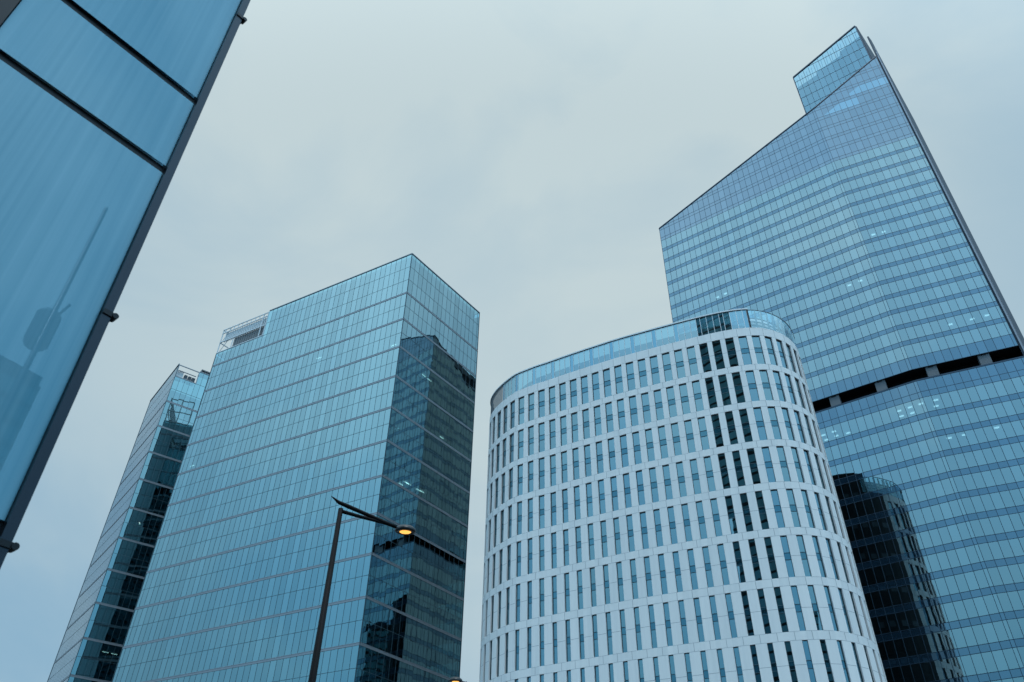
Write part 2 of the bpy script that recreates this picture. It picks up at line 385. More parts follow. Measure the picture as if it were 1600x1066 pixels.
tb = thing('glass_tower', 'wide blue-green glass tower with a sharp front corner and a louvred notch in its roof', 'tower', (-21.96, 122.04, 0), 'twin glass towers with double metal bands')
BL = [(-17.81, 131.09, 98.36, 52), (-16.86, 132.51, 98.36, 52), (-13.79, 137.48, 87.62, 52), (-19.97, 130.94, 73.3, 52), (-18.91, 130.31, 73.3, 52), (-18.52, 130.76, 73.3, 52), (-16.83, 133.06, 73.3, 52), (-16.23, 133.64, 73.3, 52),
      (-41.24, 135.23, 105.52, 150), (-23.89, 125.81, 101.94, 150), (-23.0, 126.6, 101.94, 150), (-68.32, 150.95, 87.62, 150)]
Bf, Bg = twin_tower(tb, (-21.96, 122.04), (-7.74, 141.12), (-69.86, 149.06), 124.25, 113.0, 1.36, 1.352, open_l=(40.4, 55.2, 116.75), lights=BL, nblind=46)
# see-through louvre screen in the roof notch
f0 = Bf[0]; Lw = f0.L
mb = MB()
for z in (116.95, 120.13, 122.9, 123.97): f0.box(mb, 40.5, Lw, z - .10, z + .10, -.12, .06)
for u in (40.6, 42.0): f0.box(mb, u - .1, u + .1, 116.8, 124.1, -.11, .05)
k = 40.6
while k < Lw: f0.box(mb, k - .05, k + .05, 122.9, 123.97, -.10, .04); k += 1.35
fb = Bf[3]
for z in (116.95, 120.13, 123.97): fb.box(mb, 0, 6, z - .10, z + .10, -.12, .06)
for u in (0.1, 3, 6): fb.box(mb, u - .1, u + .1, 116.8, 124.1, -.11, .05)
for (za, zb) in ((116.95, 120.13), (120.13, 123.97)):
    pa, pb = Vector(f0.p(Lw - .1, za, -.3)), Vector(f0.p(Lw - 2.2, zb, -.3)); mb.tube([pa, pb], [.08, .08], 6)
mb.build('notch_frame', M['pale_metal'], tb)
mb = MB(); u = 40.9
while u < Lw - 1.0:
    f0.box(mb, u, u + .22, 120.2, 122.85, -.55, -.25); u += .56
mb.build('upper_louvre', M['pale_metal'], tb)
mb = MB(); u = 41.0
while u < Lw - 4.6:
    f0.box(mb, u, u + .62, 117.0, 120.05, -.7, -.3); u += .74
mb.build('lower_louvre', M['louvre'], tb)

tcx = thing('glass_tower', 'narrow banded glass tower half hidden behind the wider one with the sharp corner', 'tower', (-84.12, 161.39, 0), 'twin glass towers with double metal bands')
CL = [(-82.53, 169.13, 53.9, 37), (-81.14, 170.26, 53.9, 37)]
Cf, Cg = twin_tower(tcx, (-84.12, 161.39), (-64.08, 176.33), (-97.2, 178.3), 122.7, 111.5, 1.29, 1.35, open_r=(0, 5.35, 118.9), lights=CL, nblind=6)
f1 = Cf[1]; mb = MB()
for z in (119.05, 122.55): f1.box(mb, 0, 5.4, z - .1, z + .1, -.12, .07)
for u in (.1, 5.3): f1.box(mb, u - .1, u + .1, 119.0, 122.6, -.11, .06)
for z in (119.4, 121.7): f1.box(mb, .5, 5.0, z - .07, z + .07, -1.2, -1.0)
mb.build('notch_frame', M['band'], tcx)
mb = MB(); f1.box(mb, .35, 2.0, 119.2, 121.9, -2.2, -1.4); mb.build('roof_cabinet', M['pale_metal'], tcx)
for u in (2.35, 3.35, 4.3):
    mb = MB(); f1.box(mb, u, u + .78, 119.25, 121.3, -2.2, -1.4); mb.build('louvre_panel', M['concrete'], tcx)
mb = MB()
f1.box(mb, 5.9, 6.1, 122.8, 124.4, -1.5, -1.3); f1.box(mb, 6.9, 7.1, 122.8, 124.6, -1.5, -1.3); f1.box(mb, 5.6, 10, 122.9, 123.3, -2.5, -1.0); f1.box(mb, 5.9, 10, 124.3, 124.6, -2.3, -1.2); f1.box(mb, 7.5, 9.0, 123.3, 124.3, -2.2, -1.4)
mb.build('rooftop_unit', M['louvre'], tcx)

# ------------------------------------------------------------------ slant-roofed skyscraper
tr = thing('skyscraper', 'tallest blue glass skyscraper with a slanted roofline and a dark open slot across it', 'skyscraper', (71.56, 112.67, 0))
PL, PF, PR = Vector((36.726, 138.319)), Vector((71.556, 112.674)), Vector((86.746, 105.266))
dLF = (PF - PL).normalized(); nb = Vector((dLF.y, -dLF.x));  nb = nb if nb.dot(PF) > 0 else -nb
PLb = PL + nb * 26; fl = Vector((math.sin(R_(45)), math.cos(R_(45)))); PRb = PR + fl * 10.1
cen = (PL + PF + PR + PLb + PRb) / 5
fL, fR, fW = Face(PL, PF, away=cen), Face(PF, PR, away=cen), Face(PL, PLb, away=cen)
ZL, ZF, ZR, ZW = 151.4, 167.0, 178.0, 139.0
tops = {0: (ZL, (ZF - ZL) / fL.L), 1: (ZF, (ZR - ZF) / fR.L), 2: (ZL, (ZW - ZL) / fW.L)}
uL = [0.0, 1.27]
while uL[-1] + 1.383 < fL.L - .9: uL.append(uL[-1] + 1.383)
uL.append(fL.L - .55); uL.append(fL.L)
uR = [0.0, 1.34]
while uR[-1] + 1.37 < fR.L - .4: uR.append(uR[-1] + 1.37)
uR.append(fR.L)
uW = grid_us(fW.L, 1.35)
FR_ = [(fL, uL, tops[0]), (fR, uR, tops[1]), (fW, uW, tops[2])]
SPT = 1.0
zsp = [144.17 - 3.8 * k for k in range(-1, 15)]             # spandrel tops above the slot (147.97 ... 90.97)
SLOT0, SLOT1 = 86.1, 88.4
low = [79.3 - 3.85 * k for k in range(0, 17)]                # spandrel tops under the slot
def ring(z0, z1, mi, name, mats):
    mb = MB()
    for fc, us, tp in FR_: panes(mb, fc, us, z0, z1, mi, tp, tilt=.0015)
    if mb.f: mb.build(name, mats, tr)
hl = []                                                      # horizontal mullion levels
for k, z in enumerate(zsp):
    if k == len(zsp) - 1: break
    ring(z - SPT, z, 0, 'spandrel_band', M['r_spandrel'] if k else M['r_upper']); hl += [z, z - SPT]
    ring(zsp[k + 1], z - SPT, 0, 'window_band', M['r_glass'])
hl += [zsp[-1]]
ring(SLOT1, zsp[-1], 0, 'spandrel_band', M['r_spandrel']); hl += [SLOT1]
# crown storeys above the last office floor: closed, violet tinted
pale = random.Random(3)
for k in range(8):
    z0 = 147.97 + 3.8 * k; z1 = z0 + 3.8
    if z0 > 179: break
    mb = MB()
    for fi, (fc, us, tp) in enumerate(FR_):
        u0_ = {4: 1.3, 5: 6.7}.get(k, 0)
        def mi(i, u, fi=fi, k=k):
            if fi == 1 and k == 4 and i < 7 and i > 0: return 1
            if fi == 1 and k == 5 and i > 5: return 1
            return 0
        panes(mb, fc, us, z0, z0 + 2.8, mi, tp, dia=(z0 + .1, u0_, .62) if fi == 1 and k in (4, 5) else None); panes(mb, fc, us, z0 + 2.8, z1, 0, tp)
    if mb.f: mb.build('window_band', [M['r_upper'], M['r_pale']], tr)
    hl += [z0 + 2.8, z1]
ring(83.5, SLOT0 - .3, 0, 'spandrel_band', M['r_spandrel']); ring(82.3, 83.5, 0, 'spandrel_band', M['r_spandrel']); hl += [83.5, 82.3]
ring(low[0], 82.3, 0, 'window_band', M['r_glass'])
for k, z in enumerate(low[:-1]):
    ring(z - 1.08, z, 0, 'spandrel_band', M['r_spandrel']); ring(low[k + 1], z - 1.08, 0, 'window_band', M['r_glass']); hl += [z, z - 1.08]
hl += [low[-1]]
zb = low[-1]
for fi, (fc, us, tp) in enumerate(FR_):
    mb = MB()
    for u in us:
        zt = tp[0] + tp[1] * u; wd = .075
        for a, b in ((zb, SLOT0 - .3), (SLOT1, zt)): fc.box(mb, u - wd / 2, u + wd / 2, a, b, -.05, .025)
    for z in hl:
        u0, u1 = 0, fc.L; sl_ = tp[1]
        if z > min(tp[0], tp[0] + sl_ * fc.L):
            uc = (z - tp[0]) / sl_
            if sl_ > 0: u0 = uc
            else: u1 = uc
        if u1 - u0 > .1: fc.box(mb, u0, u1, z - .04, z + .04, -.045, .02)
    mb.build('mullion_grid', M['blue_mullion'], tr)
# slanted coping
mb = MB()
for fc, us, tp in FR_:
    a, b = fc.p(0, tp[0], -.15), fc.p(fc.L, tp[0] + tp[1] * fc.L, -.15); a2, b2 = fc.p(0, tp[0], .14), fc.p(fc.L, tp[0] + tp[1] * fc.L, .14)
    up = Vector((0, 0, .28)); mb.hexa([a, b, b2, a2] + [tuple(Vector(q) + up) for q in (a, b, b2, a2)])
mb.build('coping', M['blue_mullion'], tr)
# the open slot: soffit, sill, back wall, piers
foot = [PL, PF, PR, PRb, PLb]
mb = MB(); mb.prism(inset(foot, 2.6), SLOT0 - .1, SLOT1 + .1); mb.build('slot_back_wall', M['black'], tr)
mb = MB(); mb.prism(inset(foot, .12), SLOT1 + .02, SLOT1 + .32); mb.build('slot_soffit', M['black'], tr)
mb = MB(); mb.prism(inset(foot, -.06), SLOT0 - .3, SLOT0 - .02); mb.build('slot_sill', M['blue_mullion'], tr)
for fc, u in ((fL, 3.3), (fL, 11.6), (fL, 19.9), (fL, 28.2), (fL, 36.55), (fR, 2.1), (fR, 10.5)):
    mb = MB(); fc.box(mb, u, u + 1.8, SLOT0 - .02, SLOT1 + .02, -1.6, -.25)
    fc.box(mb, u + .5, u + 1.3, SLOT1 - .3, SLOT1 - .1, -.25, -.2, 1); mb.build('pier', [M['concrete'], M['steel']], tr)
mb = MB(); fB = Face(PLb, PRb, away=cen); fB.box(mb, 0.1, fB.L - .1, 0, 138.5, -.3, 0); mb.build('rear_wall', M['side'], tr)
# storeys inside
fin = inset(foot, .4)
for z in zsp[1:] + low:
    mb = MB(); mb.prism(fin, z - SPT - .02, z - .1); mb.build('floor_slab', M['slab'], tr)
mb = MB(); mb.prism(fin, 82.2, SLOT0 - .35); mb.build('floor_slab', M['slab'], tr)
mb = MB(); mb.prism(inset(foot, 7), .2, 145); mb.build('core', M['core'], tr)
mb = MB(); mb.prism(foot, 0, zb - .05); mb.build('plinth', M['blue_mullion'], tr)
fi_ = inset(foot, .25); ins = inset(foot, .5)
mb = MB(); mb.prism(ins, 147.0, [ZL - .5, ZF - .5, ZR - .5, 172, ZW - .5 if ZW > 148 else 147.4]); mb.build('roof', M['core'], tr)
RL = [(46.47, 133.63, 124.08, 0), (48.04, 132.38, 124.08, 0), (74.53, 113.41, 124.08, 1), (76.36, 112.6, 124.08, 1), (67.85, 116.77, 112.68, 1), (69.57, 115.45, 112.68, 1), (83.76, 109.05, 97.48, 1), (85.91, 107.93, 97.48, 1), (80.5, 110.66, 97.48, 1),
      (68.95, 116.61, 82.08, 0), (70.39, 115.43, 82.08, 0), (71.83, 114.31, 82.08, 0), (70.02, 118.23, 82.08, 0), (71.52, 117.16, 82.08, 0), (58.16, 125.01, 82.08, 0), (59.22, 126.58, 82.08, 0), (59.69, 123.72, 82.08, 0), (60.64, 125.17, 82.08, 0), (62.43, 124.11, 82.08, 0),
      (73.94, 113.04, 82.08, 1), (74.77, 114.87, 82.08, 1), (73.65, 112.98, 74.28, 1), (75.7, 111.91, 74.28, 1), (77.83, 110.72, 74.28, 1), (79.96, 109.55, 74.28, 1)]
rr = random.Random(2)
for (x, y, z, s) in RL:
    d = fR.d if s else fL.d; n = fR.n if s else fL.n; mb = MB(); hw = .36
    mb.hexa([(x + a * d.x * hw + b * n.x * .2, y + a * d.y * hw + b * n.y * .2, zz) for zz in (z - .05, z + .02) for a, b in ((-1, -1), (1, -1), (1, 1), (-1, 1))])
    mb.build('ceiling_light', M['ceil_light'], tr)
for k in range(54):
    fc, us = (fL, uL) if rr.random() < .6 else (fR, uR)
    i = rr.randrange(1, len(us) - 3)
    zz = rr.choice(zsp[1:-2] + low[:10]); hgt = rr.uniform(.6, 2.6)
    mb = MB(); fc.box(mb, us[i] + .06, us[i + rr.choice((1, 1, 2))] - .06, zz - SPT - .05 - hgt, zz - SPT - .05, -.2, -.18); mb.build('blind', M['blind'], tr)
# side wall seen edge on, with silver trims, rising behind the roofline
dfl = fl; nfl = Vector((-dfl.y, dfl.x)); nfl = nfl if nfl.dot(PR - cen) > 0 else -nfl
mb = MB()
def q3(t, off, z): p = PR + dfl * t + nfl * off; return (p.x, p.y, z)
prof = [(0.25, 178.2), (1.2, 188.5), (3.6, 189.5), (6.8, 176), (10.2, 163.0)]
for (t0, za), (t1, zb_) in zip(prof, prof[1:]):
    mb.hexa([q3(t0, 0, 0), q3(t1, 0, 0), q3(t1, .35, 0), q3(t0, .35, 0), q3(t0, 0, za), q3(t1, 0, zb_), q3(t1, .35, zb_), q3(t0, .35, za)])
mb.build('side_wall', M['side'], tr)
for t, wd in ((-.05, .14), (.55, .10), (1.3, .08)):
    mb = MB(); mb.hexa([q3(t + a, o, z) for z in (20, 178.0 + t * 4) for a, o in ((0, .36), (wd, .36), (wd, .55), (0, .55))]); mb.build('edge_trim', M['trim'], tr)
# taller glass slab rising behind the slanted roof
off = 12.0
SA = PL + nb * off + dLF * 40.25; SB = PL + nb * off + dLF * 59.1
fs = Face(SA, SB, away=SA + nb * 5)
tps = (198.0, (205.7 - 198.0) / fs.L)
us = [0.0]
while us[-1] + 1.46 < fs.L - .3: us.append(us[-1] + 1.46)
us.append(fs.L)
zt_ = 192.0
rows_ = [(zt_ + 3.8 * k, zt_ + 3.8 * (k + 1)) for k in range(-7, 4)]
for z0, z1 in rows_:
    mb = MB(); panes(mb, fs, us, z0, z1, 0, tps)
    if mb.f: mb.build('window_band', M['slab_glass'], tr)
mb = MB()
for u in us: fs.box(mb, u - .045, u + .045, 165, tps[0] + tps[1] * u, -.05, .05)
for z0, z1 in rows_:
    uc = (z1 - tps[0]) / tps[1]
    if uc < fs.L: fs.box(mb, max(0, uc), fs.L, z1 - .045, z1 + .045, -.045, .042)
a, b = fs.p(0, tps[0], -.2), fs.p(fs.L, 205.7, -.2); a2, b2 = fs.p(0, tps[0], .2), fs.p(fs.L, 205.7, .2); up = Vector((0, 0, .4))
mb.hexa([a, b, b2, a2] + [tuple(Vector(q) + up) for q in (a, b, b2, a2)])
fs.box(mb, -.12, .12, 165, 198.1, -.15, .15); fs.box(mb, fs.L - .15, fs.L + .15, 165, 205.8, -.15, .15)
mb.build('slab_frame', M['blue_mullion'], tr)
mb = MB()
pts = [fs.p(.1, 165, -.5), fs.p(fs.L - .1, 165, -.5), fs.p(fs.L - .1, 201.6, -.5), fs.p(13, 199.4, -.5), fs.p(12.6, 197.8, -.5), fs.p(6, 196.2, -.5), fs.p(5.6, 195.0, -.5), fs.p(.1, 193.9, -.5)]
mb.face(pts); pts2 = [tuple(Vector(q) + Vector((nb.x, nb.y, 0)) * 2.5) for q in pts]; mb.face(pts2)
for i in range(len(pts)): j = (i + 1) % len(pts); mb.face([pts[i], pts[j], pts2[j], pts2[i]])
mb.build('slab_back_wall', M['core'], tr)
mb = MB()
for k in range(len(us) - 1):
    u = us[k] + .4; zt = tps[0] + tps[1] * u - .3
    mb.tube([fs.p(u, zt - 5.2, -.9), fs.p(u + .25, zt, -.9)], [.08, .08], 6)
mb.build('slab_bracing', M['blue_mullion'], tr)
mb = MB(); e0, e1 = Vector((SB.x, SB.y, 0)), Vector((SB.x + fl.x * 9, SB.y + fl.y * 9, 0)); ns = Vector((nfl.x, nfl.y, 0)) * .3
mb.hexa([e0 + Vector((0, 0, 160)), e1 + Vector((0, 0, 160)), e1 + ns + Vector((0, 0, 160)), e0 + ns + Vector((0, 0, 160)), e0 + Vector((0, 0, 205.6)), e1 + Vector((0, 0, 201)), e1 + ns + Vector((0, 0, 201)), e0 + ns + Vector((0, 0, 205.6))])
mb.build('slab_side_wall', M['side'], tr)

# ------------------------------------------------------------------ white rounded office block
tw = thing('office_block', 'white stone office block with rounded ends and rows of narrow slot windows', 'office building', (20, 97, 0))
CP = [(-3.5, 118.5), (-3.55, 116.2), (-2.84, 113.93), (-1.98, 112.26), (-.72, 110.31), (.8, 108.44), (2.52, 107.17), (4.19, 106.02), (5.8, 105.1), (7.48, 104.03), (9.09, 103.03), (10.76, 102.02), (12.44, 101.02), (14.15, 100.02), (15.82, 99.05), (17.54, 98.12), (19.3, 97.24), (21.06, 96.38), (22.8, 95.52), (24.54, 94.69),
      (26.3, 93.88), (28.06, 93.06), (29.87, 92.27), (31.7, 91.56), (33.5, 91.0), (35.33, 90.66), (37.2, 90.66), (39.02, 91.16), (40.74, 92.04), (42.2, 93.2), (43.5, 94.7), (44.6, 96.6), (45.4, 98.8), (45.75, 101.5), (45.2, 105), (43.0, 109), (39.0, 112.2), (33, 115), (25, 117.8), (16, 120.5), (8, 123), (3, 124.2), (-.5, 123.6), (-2.6, 121.4)]
def catmull(P, n=8):
    res = []
    for i in range(len(P)):
        p0, p1, p2, p3 = (Vector(P[(i + k) % len(P)]) for k in (-1, 0, 1, 2))
        for k in range(n):
            t = k / n
            res.append(.5 * ((2 * p1) + (p2 - p0) * t + (2 * p0 - 5 * p1 + 4 * p2 - p3) * t * t + (3 * p1 - p0 - 3 * p2 + p3) * t ** 3))
    return res
cur = catmull(CP); cum = [0.0]
for a, b in zip(cur, cur[1:] + cur[:1]): cum.append(cum[-1] + (b - a).length)
TOT = cum[-1]
def wp(s):
    s %= TOT
    lo, hi = 0, len(cur)
    while hi - lo > 1:
        md = (lo + hi) // 2
        if cum[md] <= s: lo = md
        else: hi = md
    t = (s - cum[lo]) / (cum[lo + 1] - cum[lo]); a, b = cur[lo], cur[(lo + 1) % len(cur)]
    return a + (b - a) * t
def wq(s, z, off=0):
    p = wp(s); t = (wp(s + .6) - wp(s - .6)).normalized(); n = Vector((t.y, -t.x))      # outward: curve runs left to right in front
    return (p.x + n.x * off, p.y + n.y * off, z)
S0 = cum[CP.index((31.7, 91.56)) * 8]; PIT = 1.93
KF, KT = -24, 11
ZW0, FH, WH = 77.2, 6.36, 5.35; NF = 10
frac = lambda k: max(.26, .63 - .043 * k)
sL = [S0 + PIT * k for k in range(KF, KT + 1)]
wins = []
wall = MB()
def vq(mb, s0, s1, z0, z1, off=0, mi=0): mb.face([wq(s0, z0, off), wq(s1, z0, off), wq(s1, z1, off), wq(s0, z1, off)], mi)
DEP = -.30
for k in range(NF):
    zt = ZW0 - FH * k; zb_ = zt - WH; ww = PIT * frac(k); wn = PIT * frac(k + 1)
    for i, s in enumerate(sL[:-1]):
        vq(wall, s + ww, s + PIT, zb_, zt)                                   # pier
        za = zt + (1.5 if k == 0 else FH - WH)
        vq(wall, s, s + ww, zt, za); vq(wall, s + ww, s + PIT, zt, za)       # band above
        wall.face([wq(s, zb_, 0), wq(s, zb_, DEP), wq(s, zt, DEP), wq(s, zt, 0)]); wall.face([wq(s + ww, zb_, 0), wq(s + ww, zb_, DEP), wq(s + ww, zt, DEP), wq(s + ww, zt, 0)])
        wall.face([wq(s, zt, 0), wq(s + ww, zt, 0), wq(s + ww, zt, DEP), wq(s, zt, DEP)]); wall.face([wq(s, zb_, 0), wq(s + ww, zb_, 0), wq(s + ww, zb_, DEP), wq(s, zb_, DEP)])
        # joints: pale lines at pier mid height, at the band edges and across the bands
        zm = zt - WH * .50
        vq(wall, s + ww + .004, s + PIT - .004, zm - .018, zm + .018, .004, 1)
        sj = s + ww + .5 * (PIT - ww) if k % 2 else s + PIT * .98
        vq(wall, sj - .02, sj + .02, zt + .03, za - .03, .004, 1)
        vq(wall, s + ww + .004, s + PIT - .004, zt - .012, zt + .016, .005, 1); vq(wall, s + ww + .004, s + PIT - .004, zb_ - .014, zb_ + .012, .005, 1)
        wins.append((k, i, s, ww, zb_, zt))
zlow = ZW0 - FH * (NF - 1) - WH
for s in sL[:-1]: vq(wall, s, s + PIT, .0, zlow)
wall.build('facade_wall', [M['white'], M['joint']], tw)
def win_mesh(mb, s, ww, z0, z1, rnd):
    h = z1 - z0; a = z1 - .41 * h; b = z1 - .575 * h; t = rnd.gauss(0, .004); t2 = rnd.gauss(0, .003); o = DEP + .05
    def pane(za, zb__, mi, tt):
        i0 = wq(s + .03, za, o - tt * ww / 2); mb.face([i0, wq(s + ww - .03, za, o + tt * ww / 2), wq(s + ww - .03, zb__, o + tt * ww / 2 + t2 * 1), wq(s + .03, zb__, o - tt * ww / 2 + t2 * 1)], mi)
    pane(a + .03, z1 - .05, 0, t); pane(b + .03, a - .03, 1, t * .5); pane(z0 + .05, b - .03, 0, rnd.gauss(0, .004))
    def bar(s0, s1, za, zb__):
        mb.hexa([wq(s0, za, DEP), wq(s1, za, DEP), wq(s1, za, DEP + .10), wq(s0, za, DEP + .10), wq(s0, zb__, DEP), wq(s1, zb__, DEP), wq(s1, zb__, DEP + .10), wq(s0, zb__, DEP + .10)], 2)
    bar(s, s + .05, z0, z1); bar(s + ww - .05, s + ww, z0, z1)
    for z in (z0 + .03, b, a, z1 - .03): bar(s + .05, s + ww - .05, z - .035, z + .035)
# windows: the hundred that show largest are parts of their own, the remainder one piece
def shown(wi):
    k, i, s, ww, z0, z1 = wi; p = Vector(wq(s + ww / 2, (z0 + z1) / 2)) - Vector((0, 0, 1.6)); t = (wp(s + .6) - wp(s - .6)).normalized(); n = Vector((t.y, -t.x, 0))
    cz = p.dot(fwd); px = p.dot(right) / cz; py = p.dot(down) / cz
    if abs(px) > .66 or abs(py) > .45: return 0
    return max(0, -(n.dot(p.normalized()))) * ww / cz ** 2 * 1e4
order = sorted(wins, key=shown, reverse=True)
rw = random.Random(5)
wm = [M['w_glass'], M['w_spandrel'], M['mullion']]
for wi in order[:100]:
    mb = MB(); win_mesh(mb, wi[2], wi[3], wi[4], wi[5], rw); mb.build('window', wm, tw, at=wq(wi[2], wi[4]))
mb = MB()
for wi in order[100:]: win_mesh(mb, wi[2], wi[3], wi[4], wi[5], rw)
o = mb.build('window', wm, tw); o['kind'] = 'stuff'
# unseen rear, coloured dark to put shade into its mirrored image
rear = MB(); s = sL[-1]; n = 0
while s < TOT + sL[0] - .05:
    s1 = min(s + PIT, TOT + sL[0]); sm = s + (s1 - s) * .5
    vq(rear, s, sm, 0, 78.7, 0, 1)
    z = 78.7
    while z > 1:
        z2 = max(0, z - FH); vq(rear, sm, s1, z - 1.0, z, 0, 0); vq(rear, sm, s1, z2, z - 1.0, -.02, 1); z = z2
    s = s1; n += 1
rear.build('rear_wall', [M['concrete'], M['dark_unseen']], tw)
ring_ = [wp(TOT * i / 160) for i in range(160)]
mb = MB(); mb.face([(p.x, p.y, 78.6) for p in ring_]); mb.build('roof', M['roof'], tw)
cw = sum(ring_, Vector((0, 0))) / 160
for k in range(NF * 2):
    mb = MB(); z = ZW0 - FH * (k // 2) - (.02 if k % 2 == 0 else WH * .5 - .2); sh = [cw + (p - cw) * .965 for p in ring_]
    mb.prism([(p.x, p.y) for p in sh], z, z + .3); mb.build('floor_slab', M['slab'], tw)
mb = MB(); sh = [cw + (p - cw) * .72 for p in ring_[::4]]; mb.prism([(p.x, p.y) for p in sh], .2, 77.5); mb.build('core', M['core'], tw)
# crown
CZ0, CZ1 = 78.72, 82.3
sA = S0 + PIT * -20.2; sB = S0 + PIT * 2.05; o_ = -.12
mb = MB(); s = sL[0]
while s < sA - .3: vq(mb, s, s + .27, CZ0, CZ1, o_); vq(mb, s + .27, s + .33, CZ0, CZ1, o_ - .06, 1); s += .33
sA = s; mb.build('crown_louvre', [M['louvre'], M['steel']], tw)
s = sA; k = 0; rc = random.Random(8)
while s < sB - .2:
    wd = .97 if k % 4 else .62
    s1 = min(s + wd, sB); mb = MB(); tt = rc.gauss(0, .006)
    mb.face([wq(s + .03, CZ0, o_ - tt), wq(s1 - .03, CZ0, o_ + tt), wq(s1 - .03, CZ1, o_ + tt), wq(s + .03, CZ1, o_ - tt)], 0)
    mb.hexa([wq(a, z, b) for z in (CZ0, CZ1) for a, b in ((s1 - .035, o_ - .05), (s1 + .035, o_ - .05), (s1 + .035, o_ + .05), (s1 - .035, o_ + .05))], 1)
    mb.build('crown_pane', [M['crown'] if k and k % 4 else M['crown_dark'], M['pale_metal']], tw); s = s1; k += 1
mb = MB(); mb.hexa([wq(sB + a, z, b) for z in (CZ0, CZ1) for a, b in ((-.02, -.3), (.22, -.3), (.22, .0), (-.02, .0))]); mb.build('crown_post', M['steel'], tw)
mb = MB(); s = sL[0]
while s < sB + .2:
    s1 = min(s + 1.0, sB + .22); mb.hexa([wq(a, z, b) for z in (CZ1, CZ1 + .22) for a, b in ((s, -.5), (s1, -.5), (s1, .03), (s, .03))]); s = s1
mb.build('crown_cap', M['pale_metal'], tw)
s = sB + .25
mb2 = MB()
while s < sL[-1] + 3:
    s1 = s + 1.05; mb = MB(); mb.face([wq(s + .01, CZ0, -.1), wq(s1 - .01, CZ0, -.1), wq(s1 - .01, CZ1 - .1, -.1), wq(s + .01, CZ1 - .1, -.1)]); mb.build('screen_pane', M['screen'], tw)
    mb2.hexa([wq(s1 + a, z, b) for z in (CZ0, CZ1 - .1) for a, b in ((-.05, -.55), (.05, -.55), (.05, -.2), (-.05, -.2))])
    for z in (79.4, 80.1, 80.8, 81.5): mb2.hexa([wq(a, z + c_, b) for c_ in (0, .12) for a, b in ((s, -1.3), (s1, -1.3), (s1, -1.15), (s, -1.15))], 1)
    mb2.hexa([wq(a, z, b) for z in (CZ1 - .1, CZ1 - .03) for a, b in ((s, -.16), (s1, -.16), (s1, -.05), (s, -.05))], 1)
    s = s1
mb2.build('screen_frame', [M['pale_metal'], M['louvre']], tw)
mb = MB(); s = sB + .3
while s < sL[-1] + 3: vq(mb, s, s + .8, CZ0, CZ1 - .5, -1.6); s += .8
mb.build('screen_back_wall', M['white'], tw)
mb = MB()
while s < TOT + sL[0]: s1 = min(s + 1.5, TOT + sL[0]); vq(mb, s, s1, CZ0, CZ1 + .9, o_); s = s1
mb.build('crown_rear', M['dark_unseen'], tw)  # dark like the rear wall, shade painted in for the reflection
mb = MB(); sh = [cw + (p - cw) * .86 for p in ring_[::3]]; mb.prism([(p.x, p.y) for p in sh], 78.7, 81.2); mb.build('penthouse', M['core'], tw)

# ------------------------------------------------------------------ close glass facade at the left
E0 = Vector((-3.04, 4.584)); vd = Vector((-.63877, -.7694)).normalized(); nF = Vector((-vd.y, vd.x)); nF = nF if nF.dot(-E0) > 0 else -nF
tf = thing('glass_building', 'close glass-walled building with dark steel joints and a clamped corner post', 'building', (E0.x, E0.y, 0))
ff = Face(E0, E0 + vd * 12, away=E0 - nF * 5)
joints = [2.2, 3.78, 7.10, 8.16, 11.6, 12.7]
joints = [(1.0), (3.72), (7.13), (8.16), (12.2), (13.3), (16.0)]
bays = [(.075, 1.60), (1.80, 3.4), (3.6, 5.2), (5.4, 7.0)]
for b0, b1 in bays:
    for z0, z1 in zip(joints, joints[1:]):
        mb = MB(); t = random.gauss(0, .002)
        mb.face([ff.p(b1, z0 + .05, 0), ff.p(b0, z0 + .05, 0), ff.p(b0, z1 - .05, t), ff.p(b1, z1 - .05, t)]); mb.build('glass_pane', M['fg_glass'] if b0 < 1 else M['dark_glass'], tf)
for z in joints[:-1]:
    mb = MB(); ff.box(mb, .0, 7.2, z - .055, z + .055, -.22, -.03); mb.build('steel_joint', M['steel'], tf)
mb = MB(); ff.box(mb, .0, .07, 0, 16, -.10, .05); mb.build('corner_post', M['fg_post'], tf)
mb = MB(); ff.box(mb, 1.61, 1.79, 0, 16, -.25, .03); mb.build('bay_post', M['steel'], tf)
for z in (3.62, 5.46, 9.73, 13.6):
    mb = MB(); ff.box(mb, -.022, .07, z - .02, z + .02, -.02, .062); mb.tube([ff.p(-.022, z, .0), ff.p(-.022, z, .07)], [.024, .024], 10); mb.build('clamp', M['steel'], tf)
mb = MB(); ff.box(mb, .02, 7.2, 0.0, 16, -.30, -.25); mb.build('inner_wall', M['fg_back'], tf)
mb = MB(); ff.box(mb, .03, 7.2, 0.0, 15.9, -6, -.4); mb.build('building_core', M['core'], tf)

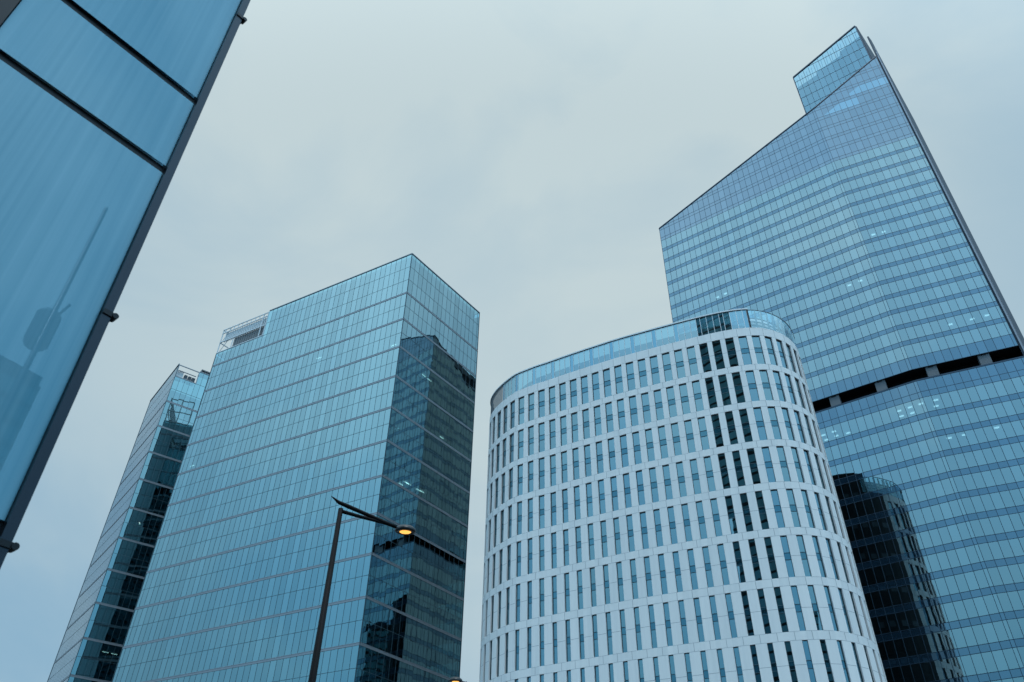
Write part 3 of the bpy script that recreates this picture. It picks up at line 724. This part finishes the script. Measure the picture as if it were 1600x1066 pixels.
# ------------------------------------------------------------------ street lamps
def lamp(root, base, ang, H=8.15):
    """base 2-D, ang: direction the arm points (degrees from +X)"""
    bx, by = base; dx, dy = math.cos(R_(ang)), math.sin(R_(ang)); P = lambda t, z: (bx + dx * t, by + dy * t, z)
    mb = MB(); mb.tube([P(0, 0), P(0, .9), P(0, .95), P(0, 4), P(0, H - .12)], [.10, .10, .076, .066, .042], 14); mb.build('pole', M['lamp_metal'], root, True, at=P(0, 0))
    mb = MB(); mb.tube([P(-.20, H + .08), P(-.05, H - .01), P(.12, H - .05), P(.5, H - .14), P(.8, H - .215), P(1.02, H - .26)], [.006, .032, .038, .034, .036, .030], 10); mb.build('upper_arm', M['lamp_metal'], root, True, at=P(0, H))
    mb = MB(); mb.tube([P(.02, H - .165), P(.12, H - .175), P(.4, H - .2), P(.62, H - .215), P(.82, H - .235)], [.034, .032, .03, .028, .02], 10); mb.build('lower_arm', M['lamp_metal'], root, True, at=P(0, H - .17))
    hc = P(1.19, H - .285)
    mb = MB(); mb.lathe(hc, [(.0, .085), (.07, .08), (.13, .06), (.175, .025), (.19, -.005), (.185, -.03), (.16, -.04), (.125, -.036), (.112, -.02), (.0, -.02)], 32)
    hd = mb.build('lamp_head', M['lamp_top'], root, True, at=hc)
    mb = MB(); mb.lathe(hc, [(.102, -.034), (.09, -.042), (.05, -.048), (.0, -.05)], 28); b = mb.build('bulb', M['bulb'], hd, True, at=None)
    b.location = (0, 0, 0); hd.rotation_euler = (R_(8), 0, 0)
    for v in b.data.vertices: v.co -= Vector(hc)
    return root
# the near lamp: pole at azimuth -13.0, arm pointing right and slightly away
D = 13.0; a = R_(-13.0)
l1 = thing('street_lamp', 'black street lamp with a V-shaped arm and lit amber head before the glass tower', 'street lamp', (D * math.sin(a), D * math.cos(a), 0), 'street lamps')
lamp(l1, (D * math.sin(a), D * math.cos(a)), 22.0)
D = 22.9; a = R_(-3.39)
hx, hy = D * math.sin(a), D * math.cos(a); an = -100.0
bx, by = hx - 1.19 * math.cos(R_(an)), hy - 1.19 * math.sin(R_(an))
l2 = thing('street_lamp', 'street lamp with only its amber lit head showing at the lower picture edge', 'street lamp', (bx, by, 0), 'street lamps')
lamp(l2, (bx, by), an, 8.4)

# ------------------------------------------------------------------ buildings behind the viewpoint (mirrored in the glass)
def rear_block(name, label, poly, h, fl_h=3.8, pitch=3.0, m1='dark_glass', m2='dark_unseen'):
    c0 = sum((Vector(p) for p in poly), Vector((0, 0))) / len(poly)
    t = thing(name, label, 'building', (c0.x, c0.y, 0))
    mb = MB(); mb.prism(inset(poly, .3), 0, h); mb.build('wall', M[m2], t)
    for i in range(len(poly)):
        fc = Face(poly[i], poly[(i + 1) % len(poly)], away=c0); mg = MB(); us = grid_us(fc.L, pitch); z = 4
        while z + fl_h < h: panes(mg, fc, us, z, z + fl_h - 1.0, 0, None, .004); z += fl_h
        mg.build('glazing', M[m1], t)
        mg = MB(); z = 4
        while z < h: fc.box(mg, 0, fc.L, z - 1.0, z - .02, -.3, .05); z += fl_h
        mg.build('spandrels', M[m2], t)
    return t
M['tower_glass'] = glass('teal tower glass', (.20, .56, .70), .42, (0, 0, 0), backing=(.006, .014, .02), var=.35, wave=.004)
rear_block('dark_tower', 'dark high-rise seen only as the mirrored dark stripe in the white block windows', [(-50.5, -34), (-3, -34), (-3, -60), (-50.5, -60)], 205, m1='tower_glass')
rear_block('dark_office', 'dark office slab mirrored in one lower window column of the white block', [(66, -150), (100, -150), (100, -175), (66, -175)], 167, m1='tower_glass')
rear_block('slender_tower', 'slender dark tower mirrored low in the close glass facade', [(110, -59), (117, -65), (124, -58), (117, -52)], 82, m1='tower_glass')
MX, MY = 11.6, -3.1
mt_ = thing('mast', 'tall steel mast with a box mirrored in the close glass facade', 'mast', (MX, MY, 0))
mb = MB(); mb.tube([(MX, MY, 0), (MX, MY, 8), (MX, MY, 21)], [.13, .10, .06], 14); mb.build('pole', M['post'], mt_, True)
mb = MB(); mb.tube([(MX + .35, MY - .25, 15.5), (MX + .35, MY - .25, 15.65), (MX + .35, MY - .25, 16.6), (MX + .35, MY - .25, 16.75)], [.27, .36, .36, .27], 8); mb.build('box', M['post'], mt_)
mb = MB(); mb.tube([(MX, MY, 16.1), (MX - 1.0, MY + .8, 16.1)], [.04, .04], 8); mb.build('bracket', M['post'], mt_)
